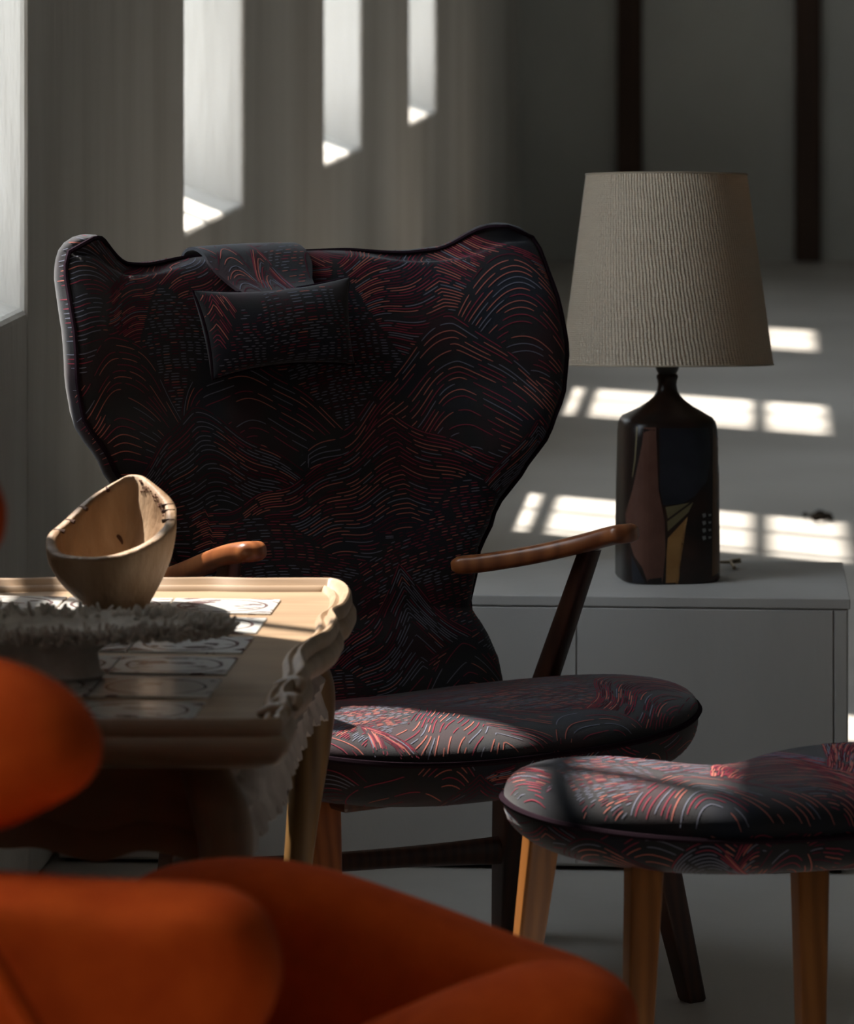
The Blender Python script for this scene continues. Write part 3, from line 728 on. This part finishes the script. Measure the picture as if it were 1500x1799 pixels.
    # carved scrolls on the near right corner
    for (px, py, r) in ((532, 1214, .016), (526, 1244, .014), (505, 1262, .016)):
        p = on_z(px-14, py, ZT)
        secs = []
        V, Fc = tube(catmull([p+Vector((-.022, .012, .001)), p+Vector((-.006, .008, .007)), p+Vector((.006, -.004, .008)), p+Vector((.004, -.016, .003))], 5), lambda u: .003+.0055*math.sin(PI*min(1, .12+u*.8)), 10)
        make('carved_scroll', V, Fc, OAK, t, world=True)
table()

# ================================================================== CARVED WOODEN BOWL
def bowl():
    Zc = (CH-ZT)*F/(1072-HY); xc = (206-750)*Zc/F
    t = thing('wooden_bowl', 'hollowed pale wooden bowl with slanted rim on the tiled table', 'bowl', (xc, Zc, ZT+.0035), 0)
    rim = [(0, 310, 907), (20, 301, 879), (55, 262, 846), (75, 238, 838), (95, 214, 844), (125, 154, 879), (150, 112, 917), (175, 86, 940), (192, 82, 962), (220, 100, 980), (255, 173, 985), (295, 243, 969), (338, 299, 936)]
    pts = []
    for (a, px, py), d in zip(rim, (.0, .034, .078, .096, .092, .062, .036, .010, -.012, -.036, -.056, -.054, -.026)):
        d = d*1.0; Zz = Zc+d
        pts.append(Vector(((px-750)*Zz/F-xc, d, CH-(py-HY)*Zz/F-ZT-.002)))
    loop = catmull(pts, 8, True); n = len(loop)
    def row(fr, zf, inner):
        out = []
        for i, p in enumerate(loop):
            a = 2*PI*i/n; base_r = Vector((p.x, p.y, 0)); L_ = base_r.length; dirv = base_r.normalized()
            rb = .036
            if not inner: r = rb+(L_-rb)*fr; z = p.z*zf
            else: r = max(.002, (L_-.0125))*fr; z = .014+(p.z+.001-.014)*zf
            w_ = .0012*noise.noise(Vector((a*3, zf*4, 3 if inner else 9)))*(1 if not inner else 2.2)
            out.append(dirv*(r+w_*(zf if not inner else 1))+Vector((0, 0, z)))
        return out
    secs = []
    for i in range(15): u = i/14; secs.append(row(math.sin(u*PI/2)**.92+.05*math.sin(u*PI)*u, u, False))
    top = row(1, 1, False); inn = row(1, 1, True)
    secs.append([a.lerp(b, .25)+Vector((0, 0, .0015)) for a, b in zip(top, inn)]); secs.append([a.lerp(b, .75)+Vector((0, 0, .0015)) for a, b in zip(top, inn)])
    for i in range(14, 0, -1): u = i/14; secs.append(row(math.sin(u*PI/2)**.55, u**1.15, True))
    V, Fc = loft(secs); o = make('bowl_body', V, Fc, BOWL, t, angle=0)
    for (i0, ln) in ((150/360, .016), (168/360, .018), (190/360, .012), (126/360, .016), (8/360, .014), (20/360, .01), (350/360, .01)):
        i = int(i0*n) % n; a, b = top[i], inn[i]; tn = (loop[(i+1) % n]-loop[i-1]).normalized()
        s = a.lerp(b, .15)+Vector((0, 0, .002)); e = b+(b-a)*.35+Vector((0, 0, -.002))
        V, Fc = tube([s, s.lerp(e, .5)+Vector((0, 0, .0003)), e], lambda u: .0004+.0024*u, 6); make('crack', V, Fc, CRACK, o)
    rb = random.Random(9); gs = []
    for q in range(34):
        a = rb.uniform(12, 66)/360; i = int(a*n) % n; p = inn[i]; d_ = Vector((p.x, p.y, 0)).normalized(); nx = (inn[(i+1) % n]-inn[i-1]).normalized()
        dn = rb.uniform(.002, .016); c = p-Vector((0, 0, dn))-d_*(.0004+dn*.06)
        ra, rb_ = rb.uniform(.0010, .0030), rb.uniform(.0006, .0018)
        gs.append(loft([sup(c+d_*(.0015-h), ra*w_, rb_*w_, 2, 8, rb.uniform(-.6, .6), u=nx, v_=Vector((0, 0, 1))) for h, w_ in ((0, 1), (.0024, .9), (.0034, .4))]))
    V, Fc = join(*gs); o2 = make('bark_flecks', V, Fc, mat('bark_brown', (.10, .035, .012), .9), o); o2['kind'] = 'stuff'
    k = inn[int(n*70/360)]*.55+Vector((0, .0, .012))
    bv = bvh_of([v_ for s in secs for v_ in s], loft(secs)[1]); h = bv.ray_cast(Vector((-.002, -.02, .085)), Vector((0, 1, -.15)).normalized())
    if h[0]:
        c = h[0]; V, Fc = loft([sup(c+h[1]*.0004, .0035, .007, 2, 16, .4, u=Vector((1, 0, 0)), v_=Vector((0, 0, 1))), sup(c+h[1]*.0009, .0025, .006, 2, 16, .4, u=Vector((1, 0, 0)), v_=Vector((0, 0, 1)))]); make('knot_hole', V, Fc, CRACK, o)
bowl()

# ================================================================== WHITE CORAL-RIMMED FOOTED DISH
def dish():
    cx, cy = -.425, 4.50
    t = thing('footed_dish', 'white footed dish with a rough coral-like rim in front of the wooden bowl', 'dish', (cx, cy, ZT+.0035), 0)
    A, B = .208, .078; zr = .052
    prof = [(.34, 0), (.36, .003), (.33, .010), (.32, .028), (.37, .036), (.60, .044), (.86, .050), (.97, .056), (.97, .062), (.90, .060), (.6, .052), (.2, .050)]
    secs = [[Vector((A*r*math.cos(2*PI*k/72), B*(r if r > .5 else r*1.3)*math.sin(2*PI*k/72), z)) for k in range(72)] for r, z in prof]
    V, Fc = loft(secs); make('dish_body', V, Fc, CORAL, t)
    rnd = random.Random(2); gs = []
    for k in range(1500):
        f = rnd.uniform(0, 2*PI); rr_ = rnd.uniform(.80, 1.0); base_ = Vector((A*rr_*math.cos(f), B*rr_*math.sin(f), zr+rnd.uniform(-.006, .004)))
        out = Vector((math.cos(f), math.sin(f), 0)); d = (out*rnd.uniform(-.1, 1.0)+Vector((rnd.uniform(-.4, .4), rnd.uniform(-.4, .4), rnd.uniform(.1, 1.1)))).normalized()
        ln = rnd.uniform(.008, .019); r = rnd.uniform(.0016, .0034)
        s = d.cross(Vector((.3, .2, 1))).normalized(); q = s.cross(d)
        gs.append(loft([[base_+d*ln*u+(s*math.cos(2*PI*j/5)+q*math.sin(2*PI*j/5))*r*w_ for j in range(5)] for u, w_ in ((0, 1), (.6, 1.1), (.9, .8), (1, .3))]))
    V, Fc = join(*gs); o = make('coral_rim', V, Fc, CORAL, t); o['kind'] = 'stuff'
dish()

# ================================================================== ORANGE LOUNGE CHAIR (near, out of focus)
def orange():
    c0 = Vector((-.25, 3.5, 0))
    t = thing('orange_lounge_chair', 'orange wool upholstered lounge chair in the near left corner, out of focus', 'armchair', c0, 0)
    def slab(name, outline, Z, T, dZ=lambda p: 0, e=.5, tilt=0):
        pts = [P(px, py, Z) for px, py in outline]; lp = catmull(pts, 10, True); n = len(lp)
        c = sum(lp, Vector())/n; secs = []; J = 14
        for j in range(J+1):
            a = PI*j/J-PI/2; k = 1-(1-math.cos(a)**.55)*1.0; y = math.sin(a)*T
            off = T*.75*(1-math.cos(a)**.8)
            row = []
            for i, p in enumerate(lp):
                d = (p-c); l = d.length; q = c+d*max(.05, (l-off)/l) if j not in (0, J) else c+d*max(.05, (l-T)/l)
                row.append(Vector((q.x, q.y+y+dZ(q), q.z)))
            secs.append(row)
        V, Fc = loft(secs); return make(name, V, Fc, ORANGE, t, world=True, angle=0)
    # far side arm sweeping down to the front
    slab('armrest', [(160, 1640), (235, 1552), (340, 1518), (470, 1514), (600, 1538), (760, 1592), (930, 1660), (1050, 1705), (1112, 1752), (1112, 1850), (1040, 1980), (600, 2030), (250, 1980), (150, 1800)], 3.80, .07)
    slab('armrest', [(-160, 1540), (-20, 1538), (150, 1546), (300, 1552), (410, 1568), (470, 1612), (496, 1700), (470, 1790), (410, 1860), (250, 1900), (60, 1890), (-60, 1780), (-200, 1620)], 3.15, .055)
    slab('seat_front', [(560, 1880), (700, 1790), (850, 1722), (960, 1698), (1060, 1716), (1106, 1770), (1090, 1860), (980, 1940), (760, 1960)], 3.52, .10)
    slab('back_wing', [(-260, 1180), (-120, 1148), (0, 1160), (90, 1195), (150, 1245), (180, 1310), (160, 1370), (90, 1415), (0, 1455), (-120, 1470), (-260, 1440)], 3.2, .065)
    slab('head_wing', [(-260, 700), (-120, 690), (-50, 770), (-5, 850), (10, 905), (-2, 960), (-60, 1010), (-200, 1030), (-280, 900)], 3.25, .06)
    # backrest core, seat, legs
    V, Fc = boxg(-.64, -.425, 3.22, 3.86, .40, 1.04); make('backrest', V, Fc, ORANGE, t, world=True, bevel=.04, seg=5)
    V, Fc = boxg(-.46, .10, 3.24, 3.76, .30, .415); make('seat', V, Fc, ORANGE, t, world=True, bevel=.04, seg=5)
    a = P(-30, 1660, 3.06); b = P(90, 1860, 3.06); V, Fc = tube([a, b, P(150, 2000, 3.06)], .008, 10); make('piping', V, Fc, ORANGE, t, world=True)
    for x, y in ((-.42, 3.3), (-.42, 3.72), (.05, 3.34), (.05, 3.72)):
        V, Fc = leg([(Vector((x, y, 0)), .012, .012), (Vector((x, y, .32)), .02, .02)], 3); make('leg', V, Fc, TEAK, t, world=True)
orange()
